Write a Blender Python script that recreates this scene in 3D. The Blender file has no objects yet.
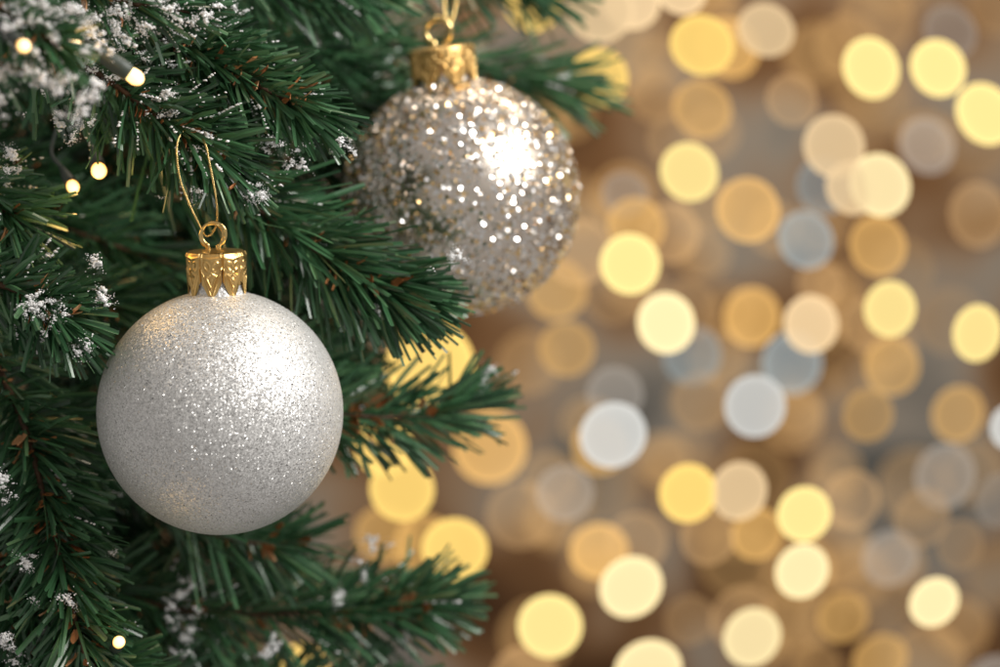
import bpy, math, random
import numpy as np
from mathutils import Vector, Matrix, noise

random.seed(7)
S = bpy.context.scene
C = S.collection

# ------------------------------------------------------------------ camera
D = 0.77                      # metres from the lens to the front ornament (focus)
W = 0.326                     # metres of width seen at that distance
PX = W / 1000.0
LENS = 85.0
cam_d = bpy.data.cameras.new('camera')
cam = bpy.data.objects.new('camera', cam_d)
C.objects.link(cam)
cam.location = (0, -D, 0)
cam.rotation_euler = (math.radians(90), 0, 0)
cam_d.sensor_width = W / D * LENS
cam_d.lens = LENS
cam_d.clip_start = 0.02
cam_d.clip_end = 50
cam_d.dof.use_dof = True
cam_d.dof.focus_distance = D - 0.02
cam_d.dof.aperture_fstop = LENS / 1000.0 / (54 * PX)
S.camera = cam

# ------------------------------------------------------------------ world, lamps, exposure
w = bpy.data.worlds.new('World')
S.world = w
w.use_nodes = True
w.node_tree.nodes['Background'].inputs[0].default_value = (1.0, 0.95, 0.9, 1)
w.node_tree.nodes['Background'].inputs[1].default_value = 0.34
S.view_settings.view_transform = 'Standard'
S.view_settings.look = 'None'
S.view_settings.exposure = 0
S.view_settings.gamma = 1


def area(name, loc, target, size, power, color):
    d = bpy.data.lights.new(name, 'AREA')
    d.shape = 'RECTANGLE'
    d.size, d.size_y = size
    d.energy = power
    d.color = color
    o = bpy.data.objects.new(name, d)
    C.objects.link(o)
    o.location = loc
    o.rotation_euler = (Vector(target) - Vector(loc)).to_track_quat('-Z', 'Y').to_euler()
    return o


area('window_light', (0.46, -0.24, 0.44), (-0.06, 0.0, 0.0), (0.38, 0.38), 7.0, (1.0, 0.97, 0.93))
area('backdrop_fill', (0.2, 0.9, 1.5), (0.2, 1.9, -0.1), (1.4, 0.6), 24, (1.0, 0.83, 0.64))  # added lamp with no visible source, brightens the wall behind
S.cycles.use_denoising = True
S.cycles.max_bounces = 8
S.cycles.transparent_max_bounces = 16
S.cycles.sample_clamp_indirect = 4.0


# ------------------------------------------------------------------ helpers
def P(px, py, y=0.0):
    """the point seen at photo pixel (px, py) when it stands y metres behind the front ornament"""
    k = PX * (D + y) / D
    return Vector(((px - 500) * k, y, (333.5 - py) * k))


def mesh_obj(name, verts, faces, mat, parent=None, smooth=True, attr=None):
    me = bpy.data.meshes.new(name)
    me.from_pydata([tuple(v) for v in verts], [], faces)
    if smooth:
        me.polygons.foreach_set('use_smooth', [True] * len(me.polygons))
    if attr is not None:
        a = me.attributes.new('tint', 'FLOAT', 'POINT')
        a.data.foreach_set('value', attr)
    me.materials.append(mat)
    me.update()
    o = bpy.data.objects.new(name, me)
    C.objects.link(o)
    o.parent = parent
    return o


def empty(name, loc, label, cat, group=None, rot=(0, 0, 0)):
    o = bpy.data.objects.new(name, None)
    o.empty_display_size = 0.01
    C.objects.link(o)
    o.location = loc
    o.rotation_euler = rot
    tag(o, label, cat, group)
    return o


def tag(o, label, cat, group=None):
    o['label'] = label
    o['category'] = cat
    if group:
        o['group'] = group


def catmull(pts, n):
    pts = [Vector(p) for p in pts]
    if len(pts) == 2:
        pts = [pts[0], (pts[0] + pts[1]) / 2, pts[1]]
    P_ = [pts[0] * 2 - pts[1]] + pts + [pts[-1] * 2 - pts[-2]]
    out = []
    m = len(pts) - 1
    for i in range(n + 1):
        u = i / n * m
        k = min(int(u), m - 1)
        t = u - k
        a, b, c, d = P_[k:k + 4]
        out.append(0.5 * ((2 * b) + (c - a) * t + (2 * a - 5 * b + 4 * c - d) * t * t + (3 * b - a - 3 * c + d) * t ** 3))
    return out


def tube(verts, faces, path, radii, seg=8, cap=True):
    n = len(path)
    base = len(verts)
    up = Vector((0.13, 0.92, 0.36)).normalized()
    for i, p in enumerate(path):
        t = (path[min(i + 1, n - 1)] - path[max(i - 1, 0)]).normalized()
        s = t.cross(up).normalized()
        q = s.cross(t)
        r = radii[i] if hasattr(radii, '__len__') else radii
        for k in range(seg):
            a = 2 * math.pi * k / seg
            verts.append(p + (s * math.cos(a) + q * math.sin(a)) * r)
    for i in range(n - 1):
        for k in range(seg):
            k2 = (k + 1) % seg
            faces.append((base + i * seg + k, base + i * seg + k2, base + (i + 1) * seg + k2, base + (i + 1) * seg + k))
    if cap:
        faces.append(tuple(base + k for k in range(seg))[::-1])
        faces.append(tuple(base + (n - 1) * seg + k for k in range(seg)))


def lathe(profile, seg):
    verts, faces = [], []
    n = len(profile)
    for (r, z) in profile:
        for k in range(seg):
            a = 2 * math.pi * k / seg
            verts.append(Vector((r * math.cos(a), r * math.sin(a), z)))
    for i in range(n - 1):
        for k in range(seg):
            k2 = (k + 1) % seg
            faces.append((i * seg + k, i * seg + k2, (i + 1) * seg + k2, (i + 1) * seg + k))
    faces.append(tuple(range(seg))[::-1])
    faces.append(tuple((n - 1) * seg + k for k in range(seg)))
    return verts, faces


def icosphere(sub):
    import bmesh
    bm = bmesh.new()
    bmesh.ops.create_icosphere(bm, subdivisions=sub, radius=1)
    bm.verts.ensure_lookup_table()
    v = [x.co.copy() for x in bm.verts]
    f = [tuple(y.index for y in x.verts) for x in bm.faces]
    bm.free()
    return v, f


ICO1, ICO2, ICO3, ICO4 = icosphere(1), icosphere(2), icosphere(3), icosphere(4)


# ------------------------------------------------------------------ materials
def new_mat(name):
    m = bpy.data.materials.new(name)
    m.use_nodes = True
    nt = m.node_tree
    return m, nt, nt.nodes['Principled BSDF']


def link(nt, a, b):
    nt.links.new(a, b)


def simple(name, col, rough=0.5, metal=0.0, spec=0.5):
    m, nt, b = new_mat(name)
    b.inputs['Base Color'].default_value = (*col, 1)
    b.inputs['Roughness'].default_value = rough
    b.inputs['Metallic'].default_value = metal
    b.inputs['Specular IOR Level'].default_value = spec
    return m


def ramp(nt, stops):
    r = nt.nodes.new('ShaderNodeValToRGB')
    e = r.color_ramp.elements
    while len(e) < len(stops):
        e.new(0.5)
    for k, (p, c) in enumerate(stops):
        e[k].position = p
        e[k].color = (*c, 1)
    return r


def needle_material():
    m, nt, b = new_mat('pvc_needle')
    at = nt.nodes.new('ShaderNodeAttribute')
    at.attribute_name = 'tint'
    r = ramp(nt, [(0.0, (0.014, 0.046, 0.021)), (0.3, (0.034, 0.105, 0.045)), (0.65, (0.064, 0.175, 0.074)),
                  (0.88, (0.115, 0.235, 0.105)), (1.0, (0.20, 0.215, 0.085))])
    link(nt, at.outputs['Fac'], r.inputs[0])
    link(nt, r.outputs[0], b.inputs['Base Color'])
    b.inputs['Roughness'].default_value = 0.29
    b.inputs['Specular IOR Level'].default_value = 0.8
    tr = nt.nodes.new('ShaderNodeBsdfTranslucent')
    link(nt, r.outputs[0], tr.inputs[0])
    mx = nt.nodes.new('ShaderNodeMixShader')
    mx.inputs[0].default_value = 0.12
    link(nt, b.outputs[0], mx.inputs[1])
    link(nt, tr.outputs[0], mx.inputs[2])
    link(nt, mx.outputs[0], nt.nodes['Material Output'].inputs[0])
    return m


def tinted(name, stops, rough):
    m, nt, b = new_mat(name)
    at = nt.nodes.new('ShaderNodeAttribute')
    at.attribute_name = 'tint'
    r = ramp(nt, stops)
    link(nt, at.outputs['Fac'], r.inputs[0])
    link(nt, r.outputs[0], b.inputs['Base Color'])
    b.inputs['Roughness'].default_value = rough
    return m


def facet_normal(nt, scale, amount):
    """glitter: every cell of a fine Voronoi pattern is a flake with its own tilt"""
    tc = nt.nodes.new('ShaderNodeTexCoord')
    v = nt.nodes.new('ShaderNodeTexVoronoi')
    v.inputs['Scale'].default_value = scale
    link(nt, tc.outputs['Object'], v.inputs['Vector'])
    sub = nt.nodes.new('ShaderNodeVectorMath'); sub.operation = 'SUBTRACT'
    sub.inputs[1].default_value = (0.5, 0.5, 0.5)
    link(nt, v.outputs['Color'], sub.inputs[0])
    sc = nt.nodes.new('ShaderNodeVectorMath'); sc.operation = 'SCALE'
    wn = nt.nodes.new('ShaderNodeTexWhiteNoise')
    link(nt, v.outputs['Position'], wn.inputs['Vector'])
    pw = nt.nodes.new('ShaderNodeMath'); pw.operation = 'POWER'
    pw.inputs[1].default_value = 5.0
    link(nt, wn.outputs['Value'], pw.inputs[0])
    am = nt.nodes.new('ShaderNodeMath'); am.operation = 'MULTIPLY_ADD'
    am.inputs[1].default_value = 2.2
    am.inputs[2].default_value = amount
    link(nt, pw.outputs[0], am.inputs[0])
    link(nt, am.outputs[0], sc.inputs['Scale'])
    link(nt, sub.outputs[0], sc.inputs[0])
    g = nt.nodes.new('ShaderNodeNewGeometry')
    ad = nt.nodes.new('ShaderNodeVectorMath'); ad.operation = 'ADD'
    link(nt, g.outputs['Normal'], ad.inputs[0])
    link(nt, sc.outputs[0], ad.inputs[1])
    no = nt.nodes.new('ShaderNodeVectorMath'); no.operation = 'NORMALIZE'
    link(nt, ad.outputs[0], no.inputs[0])
    return no.outputs[0], v


def glitter_material():
    m, nt, b = new_mat('fine_silver_glitter')
    n, v = facet_normal(nt, 2500, 0.42)
    link(nt, n, b.inputs['Normal'])
    r = ramp(nt, [(0.0, (0.50, 0.495, 0.485)), (0.4, (0.76, 0.755, 0.74)), (0.8, (0.86, 0.855, 0.84)), (1.0, (0.98, 0.97, 0.95))])
    sp = nt.nodes.new('ShaderNodeSeparateColor')
    link(nt, v.outputs['Color'], sp.inputs[0])
    link(nt, sp.outputs[1], r.inputs[0])
    link(nt, r.outputs[0], b.inputs['Base Color'])
    b.inputs['Metallic'].default_value = 0.46
    b.inputs['Roughness'].default_value = 0.40
    return m


def gold_material(name, rough=0.22, col=(0.78, 0.52, 0.20)):
    m, nt, b = new_mat(name)
    b.inputs['Base Color'].default_value = (*col, 1)
    b.inputs['Metallic'].default_value = 1
    b.inputs['Roughness'].default_value = rough
    tc = nt.nodes.new('ShaderNodeTexCoord')
    nz = nt.nodes.new('ShaderNodeTexNoise')
    nz.inputs['Scale'].default_value = 900
    link(nt, tc.outputs['Object'], nz.inputs['Vector'])
    bu = nt.nodes.new('ShaderNodeBump')
    bu.inputs['Strength'].default_value = 0.12
    bu.inputs['Distance'].default_value = 0.0004
    link(nt, nz.outputs[0], bu.inputs['Height'])
    link(nt, bu.outputs[0], b.inputs['Normal'])
    return m


def snow_material():
    m, nt, b = new_mat('flocked_snow')
    b.inputs['Base Color'].default_value = (0.90, 0.90, 0.90, 1)
    b.inputs['Roughness'].default_value = 0.85
    b.inputs['Specular IOR Level'].default_value = 0.2
    tc = nt.nodes.new('ShaderNodeTexCoord')
    nz = nt.nodes.new('ShaderNodeTexNoise')
    nz.inputs['Scale'].default_value = 2200
    link(nt, tc.outputs['Object'], nz.inputs['Vector'])
    bu = nt.nodes.new('ShaderNodeBump')
    bu.inputs['Strength'].default_value = 0.6
    bu.inputs['Distance'].default_value = 0.0004
    link(nt, nz.outputs[0], bu.inputs['Height'])
    link(nt, bu.outputs[0], b.inputs['Normal'])
    return m


def glow_material(name, col, strength, clear):
    """a glowing ball that imitates the lens-blur disc of a small lamp; clear = how much of what is behind it shows through"""
    m = bpy.data.materials.new(name)
    m.use_nodes = True
    nt = m.node_tree
    nt.nodes.clear()
    out = nt.nodes.new('ShaderNodeOutputMaterial')
    em = nt.nodes.new('ShaderNodeEmission')
    em.inputs[0].default_value = (*col, 1)
    lw = nt.nodes.new('ShaderNodeLayerWeight')
    lw.inputs[0].default_value = 0.5
    pw = nt.nodes.new('ShaderNodeMath'); pw.operation = 'POWER'
    link(nt, lw.outputs['Facing'], pw.inputs[0])
    pw.inputs[1].default_value = 3.0
    ma = nt.nodes.new('ShaderNodeMath'); ma.operation = 'MULTIPLY_ADD'
    link(nt, pw.outputs[0], ma.inputs[0])
    oi = nt.nodes.new('ShaderNodeObjectInfo')
    vr = nt.nodes.new('ShaderNodeMapRange')
    spread = .12 if strength > .4 else .42
    vr.inputs['To Min'].default_value = 1 - spread
    vr.inputs['To Max'].default_value = 1 + spread
    link(nt, oi.outputs['Random'], vr.inputs['Value'])
    mu = nt.nodes.new('ShaderNodeMath'); mu.operation = 'MULTIPLY'
    ma.inputs[1].default_value = (0.8 if strength > .4 else 1.5) * strength      # brighter rim imitates the bright edge of a lens-blur disc
    ma.inputs[2].default_value = strength
    link(nt, ma.outputs[0], mu.inputs[0])
    link(nt, vr.outputs[0], mu.inputs[1])
    link(nt, mu.outputs[0], em.inputs[1])
    tr = nt.nodes.new('ShaderNodeBsdfTransparent')
    tr.inputs[0].default_value = (clear, clear, clear, 1)
    ad = nt.nodes.new('ShaderNodeAddShader')
    link(nt, em.outputs[0], ad.inputs[0])
    link(nt, tr.outputs[0], ad.inputs[1])
    link(nt, ad.outputs[0], out.inputs[0])
    m.cycles.emission_sampling = 'NONE'
    return m


def bulb_material(name, core, rim):
    """a lit frosted bulb: hot in the middle, amber toward the edge of the glass"""
    m, nt, b = new_mat(name)
    b.inputs['Base Color'].default_value = (0.9, 0.8, 0.6, 1)
    b.inputs['Roughness'].default_value = 0.15
    lw = nt.nodes.new('ShaderNodeLayerWeight')
    lw.inputs[0].default_value = 0.5
    r = ramp(nt, [(0.0, core), (0.35, core), (0.8, rim)])
    link(nt, lw.outputs['Facing'], r.inputs[0])
    link(nt, r.outputs[0], b.inputs['Emission Color'])
    b.inputs['Emission Strength'].default_value = 2.2
    return m


def wall_material():
    m, nt, b = new_mat('mottled_brown_wall')
    tc = nt.nodes.new('ShaderNodeTexCoord')
    nz = nt.nodes.new('ShaderNodeTexNoise')
    nz.inputs['Scale'].default_value = 5.2
    nz.inputs['Detail'].default_value = 2
    nz.inputs['Distortion'].default_value = 0.5
    link(nt, tc.outputs['Object'], nz.inputs['Vector'])
    r = ramp(nt, [(0.32, (0.065, 0.032, 0.015)), (0.42, (0.19, 0.10, 0.045)), (0.50, (0.30, 0.21, 0.135)),
                  (0.57, (0.30, 0.275, 0.24)), (0.68, (0.10, 0.105, 0.105))])
    link(nt, nz.outputs[0], r.inputs[0])
    link(nt, r.outputs[0], b.inputs['Base Color'])
    b.inputs['Roughness'].default_value = 0.9
    b.inputs['Specular IOR Level'].default_value = 0.1
    return m


M_needle = needle_material()
M_stem = tinted('brown_stem', [(0, (0.05, 0.028, 0.014)), (1, (0.12, 0.06, 0.028))], 0.7)
M_scale = tinted('brown_paper_scale', [(0, (0.26, 0.085, 0.024)), (0.6, (0.54, 0.22, 0.075)), (1, (0.70, 0.42, 0.22))], 0.55)
M_snow = snow_material()
M_glit = glitter_material()
M_gold = gold_material('stamped_gold', 0.34)
M_goldwire = gold_material('gold_wire', 0.18, (0.90, 0.66, 0.28))
M_champagne = simple('champagne_mirror', (0.84, 0.75, 0.65), 0.26, 1.0)
M_flake = tinted('glitter_flake', [(0, (0.92, 0.85, 0.77)), (0.6, (0.97, 0.96, 0.95)), (0.80, (0.97, 0.96, 0.95)), (0.86, (0.95, 0.68, 0.32))], 0.22)  # last stop paints golden glints of the bulbs into some flakes
M_flake.node_tree.nodes['Principled BSDF'].inputs['Metallic'].default_value = 1
M_socket = simple('grey_green_plastic', (0.045, 0.06, 0.05), 0.5)
M_bulb = bulb_material('warm_bulb', (1.0, 0.72, 0.27), (0.80, 0.34, 0.04))
M_wall = wall_material()

# ------------------------------------------------------------------ setting: the wall far behind
wy = 1.9
wall = mesh_obj('background', [(-3, wy, -2.2), (3.4, wy, -2.2), (3.4, wy, 2.2), (-3, wy, 2.2),
                               (-3, wy + .1, -2.2), (3.4, wy + .1, -2.2), (3.4, wy + .1, 2.2), (-3, wy + .1, 2.2)],
                [(0, 1, 2, 3), (7, 6, 5, 4), (0, 4, 5, 1), (1, 5, 6, 2), (2, 6, 7, 3), (3, 7, 4, 0)], M_wall, smooth=False)
wall['kind'] = 'structure'

# ------------------------------------------------------------------ the tree
tree = empty('christmas_tree', P(-120, 640, 0.16), 'green artificial fir tree with flocked snow filling the left side', 'christmas tree')
T0 = tree.location.copy()


class Geo:
    def __init__(self):
        self.v, self.f, self.a = [], [], []


def frame_of(path, i):
    n = len(path)
    t = (path[min(i + 1, n - 1)] - path[max(i - 1, 0)]).normalized()
    up = Vector((0.1, -1, 0.05))
    s = t.cross(up).normalized()
    return t, s, s.cross(t).normalized()


def add_needle(g, p, d, bend, L, wd, rnd):
    b = len(g.v)
    q = d.cross(Vector((random.gauss(0, 1), random.gauss(0, 1), random.gauss(0, 1)))).normalized()
    n = q.cross(d).normalized()
    K = 4
    x = p.copy()
    dd = d.copy()
    for k in range(K):
        u = k / (K - 1)
        ww = wd * (0.75 if k == 0 else (0.85 if k == K - 1 else 1.0)) * 0.5
        g.v += [x - q * ww, x + n * ww * 0.55, x + q * ww]
        g.a += [rnd] * 3
        dd = (dd + bend / (K - 1)).normalized()
        x = x + dd * (L / (K - 1))
    for k in range(K - 1):
        for j in range(2):
            i0 = b + k * 3 + j
            g.f.append((i0, i0 + 1, i0 + 4, i0 + 3))


def add_lump(g, c, r, ico=ICO1, sq=(1, 1, 1), rough=0.55):
    b = len(g.v)
    o = Vector((random.random() * 9, random.random() * 9, random.random() * 9))
    for v in ico[0]:
        k = max(.35, 1 + rough * (noise.noise(v * 1.7 + o) + .5 * noise.noise(v * 4.1 + o)))
        g.v.append(c + Vector((v.x * sq[0], v.y * sq[1], v.z * sq[2])) * r * k)
    for f in ico[1]:
        g.f.append(tuple(b + i for i in f))


def snow_clump(g, c, size, n, ax=None):
    """a crumb of flocking: lumps run together along the needle they cling to"""
    ax = ax or Vector((random.gauss(.5, .7), random.gauss(0, .4), random.gauss(-.3, .6))).normalized()
    for _ in range(n * 2 + 6 if size < .0022 else n):
        o = ax * random.gauss(0, 1) * size * .75 + Vector((random.gauss(0, 1), random.gauss(0, 1), random.gauss(0, 1))) * size * .26
        k = 1.1 - min(1, o.length / (size * 1.8)) * .75
        add_lump(g, c + o, random.uniform(*((.11, .27) if size < .0022 else (.20, .40))) * size * k, ICO1 if size < .0022 else ICO2,
                 (random.uniform(.7, 1.7), random.uniform(.7, 1.2), random.uniform(.6, 1.2)), .9)
    for _ in range(n * 3):
        o = ax * random.gauss(0, 1) * size * 1.1 + Vector((random.gauss(0, 1), random.gauss(0, 1), random.gauss(0, 1))) * size * .5
        add_lump(g, c + o, random.uniform(.035, .10) * size, ICO1, (1, 1, 1), .9)


def branch(pts, L=75, dens=34, a0=58, a1=34, wd=1.7, flat=0.55, droop=0.10, snow=0.0, clumps=(), scales=16, tint=(0.0, 1.0), clump_size=2.4, flecks=None):
    """pts: photo pixels and depth of the stem from base to tip; L needle length in photo pixels"""
    path3 = catmull([P(*p) for p in pts], 60)
    o = T0
    length = sum((path3[i + 1] - path3[i]).length for i in range(60))
    # stem
    v, f = [], []
    tube(v, f, path3, [0.0013 - 0.0006 * i / 60 for i in range(61)], 7)
    st = mesh_obj('branch', [x - o for x in v], f, M_stem, tree, attr=[random.random() for _ in v])
    # needles
    g = Geo()
    sn = Geo()
    n = int(length * 100 * dens * 0.8)
    for k in range(n):
        u = random.random() ** 0.92
        i = min(60, int(u * 60 + random.random()))
        t, s, q = frame_of(path3, i)
        ph = random.random() * 2 * math.pi
        rad = (s * math.cos(ph) + q * math.sin(ph) * flat).normalized()
        a = a0 + (a1 - a0) * u + random.gauss(0, 13)
        if u > 0.9:
            a = min(a, a1) * random.uniform(0.05, 1.0)
        a = math.radians(max(4, a))
        d = (t * math.cos(a) + rad * math.sin(a)).normalized()
        ln = L * PX * random.uniform(0.72, 1.12) * (1 - 0.22 * u)
        rn = min(1, max(0, random.triangular(tint[0], tint[1], tint[0] * .55 + tint[1] * .45)))
        bend = t * 0.18 + Vector((0, 0, -droop)) + Vector((random.gauss(0, 1), random.gauss(0, 1), random.gauss(0, 1))) * (.30 if random.random() < .12 else .08)
        p = path3[i] + rad * 0.0009
        add_needle(g, p, d, bend, ln, wd * 0.001 * random.uniform(0.75, 1.15), rn)
        if random.random() < snow:
            e = p + d * ln * random.uniform(0.45, 1.0) + Vector((0, 0, -droop * ln * 0.4))
            kind = random.random()
            if kind < 0.5:
                # frost caked along the outer part of the needle
                m_ = random.randint(7, 18)
                for j in range(m_):
                    uu = random.uniform(.35, 1.0)
                    add_lump(sn, p + d * ln * uu + bend * ln * .22 * uu * uu + Vector((0, -.0005, .0005)), random.uniform(.00014, .00042), ICO1,
                             (1.7, 1, 1), 1.0)
            elif kind < 0.62:
                snow_clump(sn, e, random.uniform(0.0012, 0.0026), random.randint(3, 7))
            else:
                for _ in range(random.randint(1, 4)):
                    add_lump(sn, e + Vector((random.gauss(0, 1), random.gauss(0, 1), random.gauss(0, 1))) * 0.0009,
                             random.uniform(0.00014, 0.0004), ICO1)
    for c in clumps:
        px, py, y, r, cnt = c
        for _ in range(cnt):
            a = random.random() * 2 * math.pi
            rr = r * math.sqrt(random.random())
            snow_clump(sn, P(px + rr * math.cos(a), py + rr * math.sin(a), y + random.uniform(-.006, .006)),
                       random.uniform(0.5, 1.0) * clump_size * 0.001, random.randint(5, 10))
    mesh_obj('needles', [x - o for x in g.v], g.f, M_needle, st, smooth=False, attr=g.a)['kind'] = 'stuff'
    # brown paper scales twisted in with the wire
    if scales:
        h = Geo()
        for _ in range(int(length * 100 * scales / 5)):
            u = random.random()
            i = int(u * 59)
            t, s, q = frame_of(path3, i)
            ph = random.random() * 2 * math.pi
            rad = (s * math.cos(ph) + q * math.sin(ph) + Vector((0, -0.9, 0.1))).normalized()
            d = (t * random.uniform(0.5, 1.2) + rad * random.uniform(0.6, 1.2)).normalized()
            sd = d.cross(rad).normalized()
            nn = sd.cross(d)
            ln = random.uniform(0.0030, 0.0078)
            wd_ = ln * random.uniform(0.22, 0.42)
            p = path3[i] + rad * random.uniform(0.0012, 0.0050)
            b = len(h.v)
            rn = random.random()
            prof = [(0, .35), (.35, 1), (.7, .8), (1, .12)]
            for (uu, ww) in prof:
                cc = p + d * ln * uu + nn * ln * 0.25 * uu * uu
                h.v += [cc - sd * wd_ * ww * random.uniform(.7, 1.2) + nn * wd_ * .25, cc, cc + sd * wd_ * ww * random.uniform(.7, 1.2) + nn * wd_ * .25]
                h.a += [rn] * 3
            for kk in range(3):
                for j in range(2):
                    i0 = b + kk * 3 + j
                    h.f.append((i0, i0 + 1, i0 + 4, i0 + 3))
        if h.f:
            mesh_obj('brown_scales', [x - o for x in h.v], h.f, M_scale, st, smooth=False, attr=h.a)['kind'] = 'stuff'
    if sn.f:
        mesh_obj('snow', [x - o for x in sn.v], sn.f, M_snow, st)['kind'] = 'stuff'
    return st


# the sharp branches round the front ornament
# upper branch with its blunt brush of a tip
branch([(95, -5, .012), (180, 44, .004), (250, 82, -.002), (312, 112, -.004)], L=74, dens=62, a0=55, a1=42, snow=.10, scales=26,
       clumps=[(385, 1200, 0, 1, 0), (342, 150, -.006, 16, 5), (292, 160, -.006, 12, 5), (268, 142, -.008, 14, 8)])
# the branch that carries the front ornament's cord
branch([(20, 40, .0), (95, 72, -.004), (150, 112, -.008), (190, 138, -.010), (222, 160, -.008)], L=84, dens=60, a0=66, a1=50, droop=.22,
       snow=.17, scales=24, tint=(.0, 1),
       clumps=[(160, 105, -.014, 16, 10), (110, 40, -.012, 40, 16), (205, 145, -.014, 12, 5), (255, 193, -.010, 9, 6), (70, 125, -.012, 16, 6), (198, 195, -.014, 5, 3)])
branch([(40, 20, .02), (150, 30, .014), (235, 60, .01)], L=80, dens=46, a0=55, a1=42, snow=.2, scales=14, clumps=[(150, 25, .0, 50, 16), (225, 20, .006, 30, 8)])
# a twig bending out right of the cord
branch([(205, 140, -.006), (226, 165, -.006), (250, 190, -.006)], L=40, dens=80, a0=40, a1=30, wd=1.0, scales=20, snow=.06, clumps=[(256, 195, -.008, 8, 7)])
# the long branch reaching in front of the glittery ornament
branch([(150, 150, .03), (235, 195, .026), (300, 240, .022), (340, 266, .020), (378, 286, .018), (398, 294, .017)], L=100, dens=62, a0=52, a1=30,
       snow=.012, scales=17, wd=1.7, clumps=[(458, 258, .012, 7, 4), (378, 308, .012, 4, 2)])
# left, at mid height
branch([(-60, 270, .0), (10, 288, -.006), (45, 308, -.010), (66, 326, -.012)], L=72, dens=64, a0=60, a1=42, snow=.10, scales=26,
       clumps=[(45, 312, -.024, 22, 14), (97, 260, -.016, 6, 3), (100, 298, -.016, 8, 4), (85, 350, -.018, 10, 5)])
branch([(-70, 150, .01), (-20, 190, .006), (20, 225, .002)], L=80, dens=52, a0=60, a1=40, snow=.05, scales=10, clumps=[(8, 175, -.004, 14, 6), (8, 150, -.004, 8, 3)])
# lower left, its stem running down with brown scales
branch([(-20, 330, .03), (22, 420, .014), (45, 500, .006), (66, 580, .0), (92, 690, -.004)], L=84, dens=58, a0=66, a1=56, snow=.03, scales=30, tint=(0, 1),
       clumps=[(2, 490, -.012, 14, 7), (32, 562, -.012, 9, 6), (5, 640, -.014, 9, 6), (68, 600, -.012, 5, 3)])
branch([(-60, 480, .03), (0, 560, .02), (30, 640, .016), (50, 700, .012)], L=84, dens=50, a0=62, a1=50, snow=.03, scales=14, clumps=[(8, 655, -.0, 14, 4)])
branch([(20, 600, .02), (90, 650, .012), (150, 690, .008)], L=70, dens=46, a0=60, a1=45, snow=.05, scales=16)

# the blurred, snow-laden foreground tip at the top left
branch([(-60, -25, -.07), (0, 10, -.075), (36, 32, -.08), (58, 46, -.082)], L=56, dens=42, a0=55, a1=38, snow=.3, scales=8, clump_size=3.0,
       clumps=[(30, 40, -.09, 62, 26), (70, 90, -.085, 28, 8), (20, 95, -.085, 28, 7), (85, 30, -.07, 26, 7), (15, 15, -.08, 30, 7)])
branch([(20, -50, -.03), (80, -15, -.03), (140, 5, -.03), (190, 12, -.03)], L=60, dens=46, a0=55, a1=38, snow=.42, scales=8, clump_size=2.5,
       clumps=[(110, 20, -.04, 40, 26), (150, 12, -.038, 30, 14), (65, 0, -.04, 40, 18), (190, 5, -.036, 20, 6)])

# blurred branches behind
branch([(210, 400, .05), (300, 412, .06), (380, 417, .066), (435, 414, .07), (460, 404, .072)], L=88, dens=38, a0=54, a1=34, snow=.03, scales=15, tint=(.1, 1),
       clumps=[(488, 375, .068, 8, 4)])
branch([(90, 590, .075), (200, 612, .08), (320, 612, .085), (390, 606, .088), (430, 602, .09)], L=92, dens=46, a0=60, a1=40, snow=.03, scales=20, tint=(.1, 1),
       clumps=[(182, 600, .06, 26, 14), (180, 640, .06, 16, 8), (370, 552, .08, 26, 8), (340, 600, .076, 8, 3), (275, 640, .07, 12, 4), (262, 655, .07, 8, 3)])
branch([(120, 690, .07), (260, 700, .08), (380, 690, .085)], L=90, dens=38, a0=60, a1=40, snow=.04, scales=12, tint=(.1, 1))
branch([(150, -40, .06), (250, -18, .06), (320, -12, .06), (375, -14, .06)], L=78, dens=48, a0=62, a1=48, snow=.07, scales=8, tint=(.1, 1))
branch([(330, 30, .13), (420, 60, .135), (510, 76, .14), (565, 84, .14)], L=105, dens=30, a0=44, a1=26, snow=.01, scales=6, tint=(.1, 1))
branch([(330, -60, .13), (420, -40, .135), (500, -25, .14), (540, -15, .14)], L=100, dens=26, a0=52, a1=34, scales=6, tint=(.1, 1))
branch([(220, 60, .10), (320, 90, .105), (400, 120, .11)], L=110, dens=36, a0=56, a1=36, scales=6)
branch([(180, 380, .07), (250, 370, .075), (300, 374, .08), (335, 372, .085)], L=95, dens=38, a0=52, a1=34, scales=10)
branch([(170, 520, .06), (240, 540, .065), (300, 545, .07)], L=85, dens=36, a0=58, a1=40, scales=12)

for q_ in ([(200, 120, .12), (290, 150, .125), (350, 175, .125)], [(180, 210, .12), (270, 215, .125), (340, 235, .125)],
           [(150, 30, .10), (260, 40, .105), (340, 60, .11)], [(180, 300, .12), (280, 310, .125), (350, 330, .125)],
           [(170, -10, .13), (260, 5, .13), (350, 20, .13)], [(300, 60, .15), (370, 110, .15), (430, 150, .15)]):
    branch(q_, L=95, dens=40, a0=60, a1=42, scales=6, wd=1.7, tint=(0, .8))

# the shaded inside of the tree
rb = random.Random(21)
for row in range(9):
    for col in range(4):
        y = 0.078 + 0.026 * col + rb.uniform(-.01, .01)
        py = 40 + row * 82 + rb.uniform(-30, 30)
        x0 = -150 + rb.uniform(-40, 40) + col * 60
        ln = rb.uniform(190, 270)
        dip = rb.uniform(10, 90)
        tipx = min(x0 + ln, 300)
        branch([(x0, py, y), ((x0 + tipx) / 2, py + dip * .4, y - .004), (tipx, py + dip, y - .01)], L=100, dens=30, a0=62, a1=44, scales=7,
               snow=.006, tint=(0, .8), wd=1.7)
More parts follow.
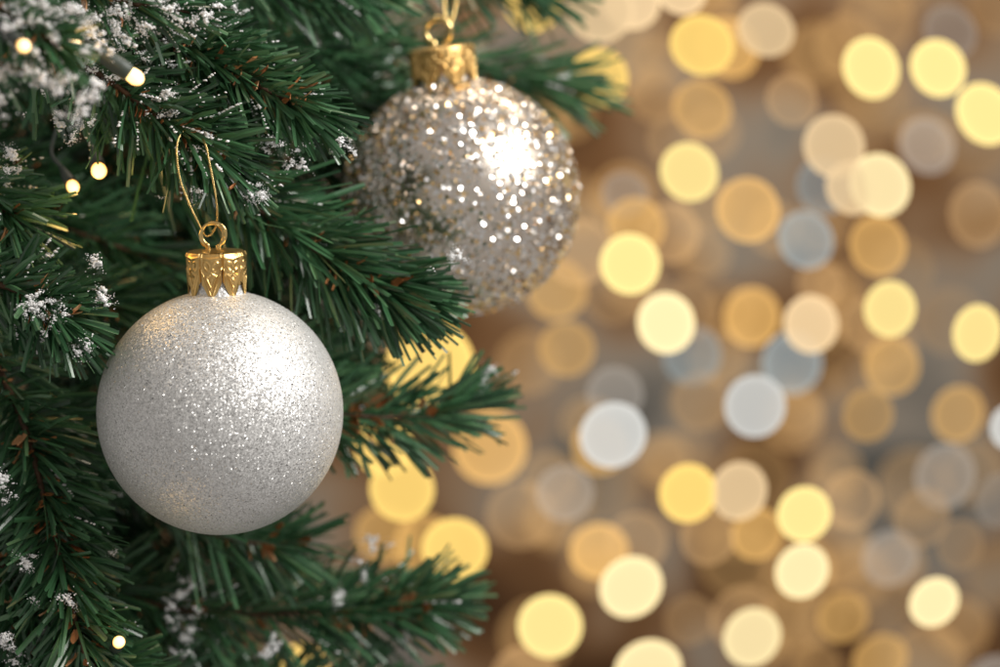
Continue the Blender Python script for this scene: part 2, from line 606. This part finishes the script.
# the trunk pole the branches are hooked into
v, f = [], []
tube(v, f, catmull([P(-40, -420, .20), P(-48, 300, .205), P(-40, 1000, .20)], 20), .022, 20)
mesh_obj('trunk', [x - T0 for x in v], f, M_stem, tree, attr=[random.random() for _ in v])


# ------------------------------------------------------------------ ornaments
def cap_mesh(R, petals=8, zs=-0.0088, zt=-0.0152, amp=0.00055):
    """stamped crown: pointed petals with a raised border and a diamond and scrolls inside"""
    nu_p, nv = 44, 64
    nu = petals * nu_p
    v, f = [], []

    def hgt(x, q):                    # x across the petal (-1..1), q down it (0..1)
        def ridge(d, w_):
            return math.exp(-(d / w_) ** 2)
        h = 0
        edge = 1 - abs(x)
        h += 0.9 * ridge(edge - 0.15, .06)
        h -= 0.5 * ridge(edge, .05)
        low = (1 - q) - 0.42 * abs(x)
        h += 0.8 * ridge(low - 0.07, .05)
        h += 1.0 * ridge(abs(x) / .46 + abs(q - .57) / .17 - 1, .22)
        h += 0.8 * ridge(math.hypot(x / .16, (q - .58) / .07), .9)
        for sx in (-1, 1):
            h += 0.8 * ridge(math.hypot((x - sx * .36) / .26, (q - .30) / .095) - 1, .35)
        h += 0.7 * ridge(q - .12, .035)
        h += 0.6 * ridge(math.hypot(x / .14, (q - .18) / .05), .9)
        return max(-1, min(1.2, h))
    for j in range(nv + 1):
        q = j / nv
        for i in range(nu):
            x = ((i % nu_p) + .5) / nu_p * 2 - 1
            ax = abs(x)
            zb = zt + (zs - zt) * (ax ** 1.25)
            z = zb * q
            r = R * (1 - 0.035 * q) + amp * hgt(x, q)
            if q < .06:
                r -= R * .03 * (1 - q / .06)
            a = 2 * math.pi * (i + .5) / nu
            v.append(Vector((r * math.cos(a), r * math.sin(a), z)))
    for j in range(nv):
        for i in range(nu):
            i2 = (i + 1) % nu
            if i % nu_p == nu_p - 1 and j > nv * .5:
                continue
            f.append((j * nu + i, (j + 1) * nu + i, (j + 1) * nu + i2, j * nu + i2))
    # domed top plate
    b0 = len(v)
    rings = [(R * .97, 0.0), (R * .93, .00035), (R * .8, .0005), (R * .4, .0008), (R * .02, .0009)]
    for r, z in rings:
        for i in range(nu):
            a = 2 * math.pi * (i + .5) / nu
            v.append(Vector((r * math.cos(a), r * math.sin(a), z)))
    for j in range(len(rings) - 1):
        for i in range(nu):
            i2 = (i + 1) % nu
            f.append((b0 + j * nu + i, b0 + j * nu + i2, b0 + (j + 1) * nu + i2, b0 + (j + 1) * nu + i))
    for i in range(nu):
        i2 = (i + 1) % nu
        f.append((i, i2, b0 + i2, b0 + i))
    return v, f


def loop_path(w_, h):
    pts = []
    for k in range(25):
        a = math.radians(-62 + (304) * k / 24)
        pts.append(Vector((w_ * math.cos(a), 0, h * 0.55 + h * 0.45 * math.sin(a))))
    pts = [Vector((w_ * .42, 0, -0.0008))] + pts + [Vector((-w_ * .42, 0, -0.0008))]
    return pts


def bead_cord(path, r, step):
    v, f = [], []
    acc, last = 0, path[0]
    spots = [path[0]]
    for a, b in zip(path, path[1:]):
        L = (b - a).length
        while acc + L >= step:
            u = (step - acc) / L
            a = a + (b - a) * u
            spots.append(a)
            L = (b - a).length
            acc = 0
        acc += L
    for s in spots:
        b0 = len(v)
        v += [s + x * r for x in ICO2[0]]
        f += [tuple(b0 + i for i in t) for t in ICO2[1]]
    tube(v, f, path, r * .55, 6)
    return v, f


def sphere_profile(R, neck_r, neck_z, n=110):
    """south pole to the neck, flowing into a short cylinder under the cap"""
    pr = []
    a_end = math.acos(min(1, (neck_r + .0011) / R))
    for k in range(n + 1):
        a = -math.pi / 2 + (a_end + math.pi / 2) * k / n
        pr.append((max(R * math.cos(a), 1e-5), R * math.sin(a)))
    r0, z0 = pr[-1]
    for k in range(1, 9):
        u = k / 8
        pr.append((neck_r + (r0 - neck_r) * (1 - u) ** 2.2, z0 + (neck_z - z0) * u))
    return pr


# front ornament: fine matt glitter
R1 = 122.5 * PX
c1 = P(220.5, 412)
orn = empty('christmas_ornament', c1, 'matt silver white bauble of fine glitter hanging in sharp focus at front left', 'ornament', 'silver ornaments on the tree',
            rot=(math.radians(7), math.radians(-2.2), math.radians(12)))
v, f = lathe(sphere_profile(R1, .0079, R1 + .0085), 192)
mesh_obj('ball', v, f, M_glit, orn)
v, f = cap_mesh(28.7 * PX)
cap = mesh_obj('cap', v, f, M_gold, orn)
cap.location = (0, 0, 161 * PX)
cap.rotation_euler = (0, 0, math.radians(6))
# two wires of the hanging loop, one just behind the other
v, f = [], []
lp = loop_path(12 * PX, 27 * PX)
tube(v, f, catmull(lp, 90), .00052, 10)
lp2 = [Matrix.Rotation(math.radians(24), 3, 'Z') @ p + Vector((-.0008, .0012, -.0006)) for p in lp]
tube(v, f, catmull(lp2, 90), .00048, 10)
lo = mesh_obj('hanging_loop', v, f, M_goldwire, cap)
lo.location = (-.0006, 0, .0008)
lo.rotation_euler = (0, 0, math.radians(-16))
bpy.context.view_layer.update()
inv = orn.matrix_world.inverted()
cpts = [P(194, 135, -.006), P(184, 131, -.016), P(177, 146, -.030), P(180, 178, -.030), P(190, 205, -.021), P(199, 224, -.011), P(206, 236, -.001), P(213, 232, .0), P(217, 222, -.004), P(217, 205, -.014), P(213, 180, -.026), P(209, 160, -.030), P(206, 146, -.026), P(201, 137, -.013), P(194, 135, -.006)]
v, f = bead_cord([inv @ p for p in catmull(cpts, 280)], .00036, .00070)
mesh_obj('cord', v, f, M_goldwire, orn)

# back ornament: mirror glass under coarse round glitter
y2 = 0.09
k2 = (D + y2) / D
R2 = 117.5 * PX * k2
c2 = P(461, 197, y2)
orn2 = empty('christmas_ornament', c2, 'mirrored champagne bauble covered in coarse sparkling glitter, hanging behind in soft focus', 'ornament', 'silver ornaments on the tree',
             rot=(math.radians(9), math.radians(-5), math.radians(-20)))
v, f = lathe(sphere_profile(R2, .0096, R2 + .0085), 160)
ball2 = mesh_obj('ball', v, f, M_champagne, orn2)
g = Geo()
NF = 12500
for k in range(NF):
    z = 1 - 2 * (k + .5) / NF
    a = k * 2.399963 + random.uniform(-.4, .4)
    z = max(-1, min(.955, z + random.uniform(-.012, .012)))
    rr = math.sqrt(max(0, 1 - z * z))
    n = Vector((rr * math.cos(a), rr * math.sin(a), z))
    if random.random() < .12 + .25 * max(0, noise.noise(n * 3.1)):
        continue
    m = (n + Vector((random.gauss(0, 1), random.gauss(0, 1), random.gauss(0, 1))) * .40).normalized()
    u = m.orthogonal().normalized()
    w_ = m.cross(u)
    r = random.uniform(.00045, .00095)
    c = n * (R2 + .00035)
    b = len(g.v)
    tn = random.random()
    ph = random.random() * 6
    for kk in range(7):
        aa = ph + kk * math.pi * 2 / 7
        g.v.append(c + (u * math.cos(aa) + w_ * math.sin(aa)) * r)
        g.a.append(tn)
    g.f.append(tuple(b + kk for kk in range(7)))
gl = mesh_obj('glitter_flakes', g.v, g.f, M_flake, ball2, smooth=False, attr=g.a)
v, f = cap_mesh(31.5 * PX * k2, petals=7, zs=-.0086, zt=-.0146, amp=.0008)
cap2 = mesh_obj('cap', v, f, M_gold, orn2)
cap2.location = (0, 0, 149 * PX * k2)
cap2.rotation_euler = (0, 0, math.radians(30))
v, f = [], []
tube(v, f, catmull(loop_path(12.5 * PX * k2, 27 * PX * k2), 90), .00105, 10)
lo = mesh_obj('hanging_loop', v, f, M_goldwire, cap2)
lo.location = (0, 0, .0008)
lo.rotation_euler = (0, 0, math.radians(-20))
bpy.context.view_layer.update()
inv = orn2.matrix_world.inverted()
cpts = [P(442, -60, y2), P(443.5, -5, y2), P(445, 15, y2 - .001), P(448, 25, y2 - .001), P(452, 19, y2 - .001), P(456, 0, y2), P(459, -60, y2)]
v, f = bead_cord([inv @ p for p in catmull(cpts, 200)], .00088, .0009)
mesh_obj('cord', v, f, M_goldwire, orn2)


# ------------------------------------------------------------------ fairy lights among the branches
def fairy(px, py, y, r, label, tail=None, sr=None, glow=.014):
    t = empty('fairy_light', P(px, py, y), label, 'fairy light', 'fairy lights in the tree')
    rr = r * PX
    dirv = Vector((0, 0, 1))
    if tail:
        dirv = (P(*tail) - t.location).normalized()
    q = dirv.to_track_quat('Z', 'Y').to_matrix()
    pr = [(.0001, -1.15), (.45, -1.02), (.8, -.62), (.95, -.1), (.9, .5), (.75, 1.0), (.7, 1.5)]
    v, f = lathe([(a * rr, z * rr) for a, z in pr], 20)
    mesh_obj('bulb', [q @ x for x in v], f, M_bulb, t)
    sr = (sr or r * .95) * PX
    ln = (P(*tail) - t.location).length if tail else rr * 6
    pr = [(sr * .8, rr * .75), (sr, rr * 1.0), (sr * 1.02, rr * 2.2), (sr * .9, ln * .55), (sr * .62, ln * .8), (sr * .45, ln)]
    v, f = lathe(pr, 20)
    s = mesh_obj('socket', [q @ x for x in v], f, M_socket, t)
    ld = bpy.data.lights.new('bulb_light', 'POINT')
    ld.energy = glow
    ld.color = (1.0, 0.58, 0.18)
    ld.shadow_soft_size = .004
    lo_ = bpy.data.objects.new('bulb_light', ld)
    C.objects.link(lo_)
    lo_.parent = t
    lo_.location = q @ Vector((0, 0, -rr * 1.15 - .011))
    v, f = [], []
    a = q @ Vector((0, 0, ln * .97))
    tube(v, f, catmull([a, a + q @ Vector((.001, .001, .012)), a + q @ Vector((-.006, .006, .03))], 16), .0007, 8)
    mesh_obj('wire', v, f, M_socket, s)
    return t


fairy(135, 77, -.056, 8.0, 'warm bulb shining at the end of a thick grey green socket above the cord', (84, 42, -.060), 8.5, glow=.004)
fairy(24, 46, -.104, 6.0, 'small lit bulb half buried in the snow at top left', (-6, 20, -.08), glow=.004)
fairy(76, 44, -.066, 5, 'dim bulb under the snow, just left of the thick grey socket', (60, 26, -.05), glow=.004)
fairy(99, 171, .004, 8.5, 'round warm bulb in the dark hollow above the white bauble', (94, 150, .02), glow=.005)
fairy(73, 187, .018, 7, 'amber bulb lower left of the round one in the dark hollow', (62, 168, .03), glow=.014)
fairy(119, 642, -.012, 6.5, 'warm bulb among green needles at bottom left below the white bauble', (105, 668, .02), glow=.004)


# ------------------------------------------------------------------ lens-blur discs of small distant lamps, built as oversized glowing balls
GOLD, BRIGHT, CREAM, PEACH, AMBER, TAN, GREY, WHITE, TEAL = 'gold bright cream peach amber tan grey white teal'.split()
GLOW = {
    BRIGHT: ((1.0, 0.77, 0.29), 0.99, 0.05),
    CREAM: ((1.0, 0.80, 0.42), 0.90, 0.16),
    GOLD: ((1.0, 0.67, 0.18), 0.76, 0.30),
    PEACH: ((1.0, 0.72, 0.40), 0.52, 0.42),
    AMBER: ((1.0, 0.57, 0.17), 0.26, 0.72),
    TAN: ((1.0, 0.60, 0.26), 0.10, 0.86),
    GREY: ((1.0, 0.90, 0.78), 0.10, 0.78),
    WHITE: ((0.99, 0.98, 0.92), 0.42, 0.34),
    TEAL: ((0.80, 0.97, 1.0), 0.12, 0.68),
}
MG = {k: glow_material('glow_' + k, *v) for k, v in GLOW.items()}
LAMPS = [
    (871, 68, 31, BRIGHT, 'bright golden light, left one of the close pair at top right'),
    (938, 68, 30.5, BRIGHT, 'bright golden light, right one of the close pair at top right'),
    (985, 114, 32, BRIGHT, 'bright golden light cut by the right edge below the top pair'),
    (689, 172, 30, BRIGHT, 'brilliant yellow light level with the glittery bauble, right of it'),
    (630, 264, 31, BRIGHT, 'brilliant yellow light nearest the lower right of the glittery bauble'),
    (666, 323, 30, CREAM, 'creamy bright light touching below the yellow one beside the glittery bauble'),
    (890, 309, 29, BRIGHT, 'brilliant yellow light at mid height on the right, above an amber one'),
    (977, 333, 28, BRIGHT, 'bright creamy light close to the right edge at mid height'),
    (811, 324, 29, PEACH, 'pale peach light between the tan one and the brilliant yellow one'),
    (752, 317, 29, AMBER, 'tan amber light just left of the pale peach one at mid height'),
    (880, 185, 33, CREAM, 'large creamy white light at upper right, front of its overlapping cluster'),
    (834, 146, 33, PEACH, 'beige light overlapping the top left of the large creamy white one'),
    (702, 109, 30, AMBER, 'amber see through light directly above the brilliant yellow one at top centre'),
    (702, 45, 32, GOLD, 'golden light, left half of the overlapping pair at top centre'),
    (729, 48, 31, AMBER, 'amber light, right half of the overlapping pair at top centre'),
    (766, 30, 29, PEACH, 'beige peach light at the top, right of the overlapping golden pair'),
    (600, 10, 34, PEACH, 'peach light at the top edge, left one of an overlapping two'),
    (631, 2, 30, PEACH, 'golden peach light at the top edge, right one of an overlapping two'),
    (681, -10, 26, PEACH, 'peach light mostly cut by the top edge'),
    (598, 78, 31, GOLD, 'golden light crossed by dark fir needles right of the glittery bauble'),
    (533, 4, 29, GOLD, 'golden light at the top edge broken up by fir needles'),
    (688, 493, 30, GOLD, 'deep yellow light, left one of the touching pair at lower centre'),
    (739, 491, 29, PEACH, 'peach light, right one of the touching pair at lower centre'),
    (804, 514, 28, BRIGHT, 'bright yellow light, upper one of the stacked two at lower right'),
    (802, 571, 28, CREAM, 'bright creamy light, lower one of the stacked two at lower right'),
    (631, 587, 32, CREAM, 'large creamy light between the lower branch and the lower right stack'),
    (550, 626, 33, BRIGHT, 'bright golden light right of the tip of the bottom branch'),
    (752, 637, 30, CREAM, 'creamy light near the bottom edge below the stacked two'),
    (648, 671, 34, CREAM, 'creamy light cut by the bottom edge at centre'),
    (934, 602, 26, CREAM, 'lone creamy light at bottom right'),
    (755, 406, 31.5, WHITE, 'silvery white light right of centre'),
    (613, 435, 33, WHITE, 'silvery white light over the edge of an amber ring'),
    (600, 447, 28, AMBER, 'amber ring of light half behind the silvery white one'),
    (565, 493, 28, GREY, 'pale grey light below left of the silvery white one'),
    (792, 363, 31, TEAL, 'grey teal light tucked under the pale peach one'),
    (1010, 427, 23, WHITE, 'silvery white light cut by the right edge'),
    (958, 414, 29, AMBER, 'rosy tan oval light left of the silvery one at the right edge'),
    (892, 366, 30, AMBER, 'amber light just under the brilliant yellow one on the right'),
    (868, 415, 27, AMBER, 'tan light below left of the amber one under the brilliant yellow one'),
    (945, 476, 33, GREY, 'large dim grey light below the rosy tan oval one'),
    (890, 558, 29, GREY, 'grey light between the stacked two and the lone creamy one'),
    (880, 660, 28, AMBER, 'amber light at the bottom edge left of the lone creamy one'),
    (843, 617, 27, AMBER, 'amber light, right one of overlapping rings below the stacked two'),
    (822, 621, 27, TAN, 'amber ring, left one of the overlapping rings below the stacked two'),
    (992, 684, 30, GREY, 'grey light cut by the bottom right corner'),
    (599, 551, 29, AMBER, 'tan amber light just above the large creamy one at lower centre'),
    (637, 542, 31, TAN, 'dim grey tan light behind the top of the large creamy one'),
    (824, 186, 29, TEAL, 'teal light at the left of the creamy white cluster'),
    (852, 188, 28, PEACH, 'beige light between the teal and the large creamy white one'),
    (878, 246, 31, AMBER, 'dim amber light below the large creamy white one'),
    (748, 210, 33, AMBER, 'beige amber light right of the brilliant yellow one beside the bauble'),
    (625, 194, 23, GREY, 'small dim grey light right of the glittery bauble'),
    (636, 226, 29, AMBER, 'amber light directly over the brilliant yellow one nearest the bauble'),
    (670, 233, 31, TAN, 'dim tan light right of the brilliant yellow one nearest the bauble'),
    (578, 252, 34, TAN, 'dim amber light against the right edge of the glittery bauble'),
    (557, 290, 30, AMBER, 'brown amber ring under the right edge of the glittery bauble'),
    (614, 292, 33, TAN, 'dim amber ring behind the lower left of the yellow one'),
    (688, 310, 29, TAN, 'dim ring behind the upper right of the creamy one'),
    (615, 394, 28, GREY, 'dim light grey one above the silvery white one'),
    (567, 349, 28, AMBER, 'dim amber light left of and below the creamy one, by the branch tip'),
    (655, 59, 25, TAN, 'dim tan light below the peach two at the top edge'),
    (672, 140, 25, TAN, 'dim tan light left behind the amber see through one'),
    (490, 447, 37, AMBER, 'large amber light below the tip of the middle branch'),
    (402, 489, 33, GOLD, 'yellow light behind needles right of the white bauble'),
    (384, 448, 29, GOLD, 'yellow light showing through needles under the middle branch, close to the white bauble'),
    (426, 546, 32, AMBER, 'amber light overlapping the left of the golden one above the bottom branch'),
    (455, 549, 33, GOLD, 'golden light above the tip of the bottom branch'),
    (430, 366, 44, GOLD, 'golden light shining through needles between the two middle branches'),
    (303, 668, 26, GOLD, 'yellow light at the bottom edge under the bottom branch'),
    (525, 676, 32, TAN, 'dim peach light at the bottom edge left of the golden one'),
    (708, 538, 28, TAN, 'dark amber light below the deep yellow one'),
    (757, 534, 27, AMBER, 'dark amber light left of the stacked two'),
    (852, 500, 30, TAN, 'dim tan light right of the upper stacked one'),
    (922, 518, 30, TAN, 'dim rosy grey light above right of the grey one'),
    (742, 617, 33, TAN, 'dim amber ring behind the creamy one near the bottom edge'),
    (690, 620, 26, TAN, 'dim amber light between the two creamy ones at the bottom'),
    (692, 355, 30, TEAL, 'dim teal light below right of the creamy one'),
    (806, 240, 29, TEAL, 'dim teal ring below the teal one of the cluster'),
    (820, 284, 24, TAN, 'small dim ring above the pale peach one'),
    (866, 325, 27, TAN, 'dim tan ring half behind the brilliant yellow one on the right'),
    (700, 402, 29, TAN, 'dim tan light left of the silvery white one right of centre'),
    (950, 32, 29, GREY, 'very dim grey light above the right one of the top pair'),
    (927, 146, 29, GREY, 'dim grey light below the top pair'),
    (978, 215, 32, TAN, 'dim brown light by the right edge at upper right'),
    (792, 100, 27, TAN, 'dim brown light left of the top pair'),
    (520, 515, 34, TAN, 'dim peach light right of the tip of the middle branch'),
    (385, 535, 30, AMBER, 'amber light half hidden between the white bauble and the bottom branch'),
    (960, 545, 26, TAN, 'dim brown light above the lone creamy one'),
    (1000, 500, 28, GREY, 'dim grey light at the right edge below the silvery one'),
]
gv, gf = ICO4
protos = {}
rl = random.Random(5)
for k, (px, py, r, kind, label) in enumerate(LAMPS):
    bright = kind in (BRIGHT, CREAM, GOLD)
    y = rl.uniform(.185, .205) if bright else rl.uniform(.215, .31)
    if kind in (WHITE, PEACH):
        y = rl.uniform(.19, .215)
    rad = (r - .5) * PX * (D + y) / D
    if kind not in protos:
        o = mesh_obj('bokeh_light', gv, gf, MG[kind])
        protos[kind] = o
    else:
        o = protos[kind].copy()
        C.objects.link(o)
    o.location = P(px, py, y)
    dx, dz = (px - 500) / 500, (333 - py) / 500
    oval = 1 - .15 * min(1.2, dx * dx + dz * dz)          # cat-eye lens blur put into the shape, flatter toward the frame edge
    o.scale = (rad * oval * rl.uniform(.97, 1.03), rad, rad * rl.uniform(.98, 1.04))
    o.rotation_euler = (0, -math.atan2(dz, dx) + rl.uniform(-.2, .2), 0)
    tag(o, label, 'blurred light', 'blurred lights behind the tree')

faint = glow_material('glow_faint', (1.0, 0.58, 0.22), .07, .90)
first = None
for k in range(84):  # extra glows added at random to fill the gaps with faint blur discs
    px = rl.uniform(520, 1010)
    py = rl.uniform(-20, 690)
    y = rl.uniform(.32, .55)
    rad = rl.uniform(24, 37) * PX * (D + y) / D
    if first is None:
        o = first = mesh_obj('bokeh_light', gv, gf, faint)
    else:
        o = first.copy()
        C.objects.link(o)
    o.location = P(px, py, y)
    o.scale = (rad, rad, rad * rl.uniform(.95, 1.05))
    tag(o, 'faint amber glow barely showing between the brighter blurred lights on the right', 'blurred light', 'faint glows far behind the tree')
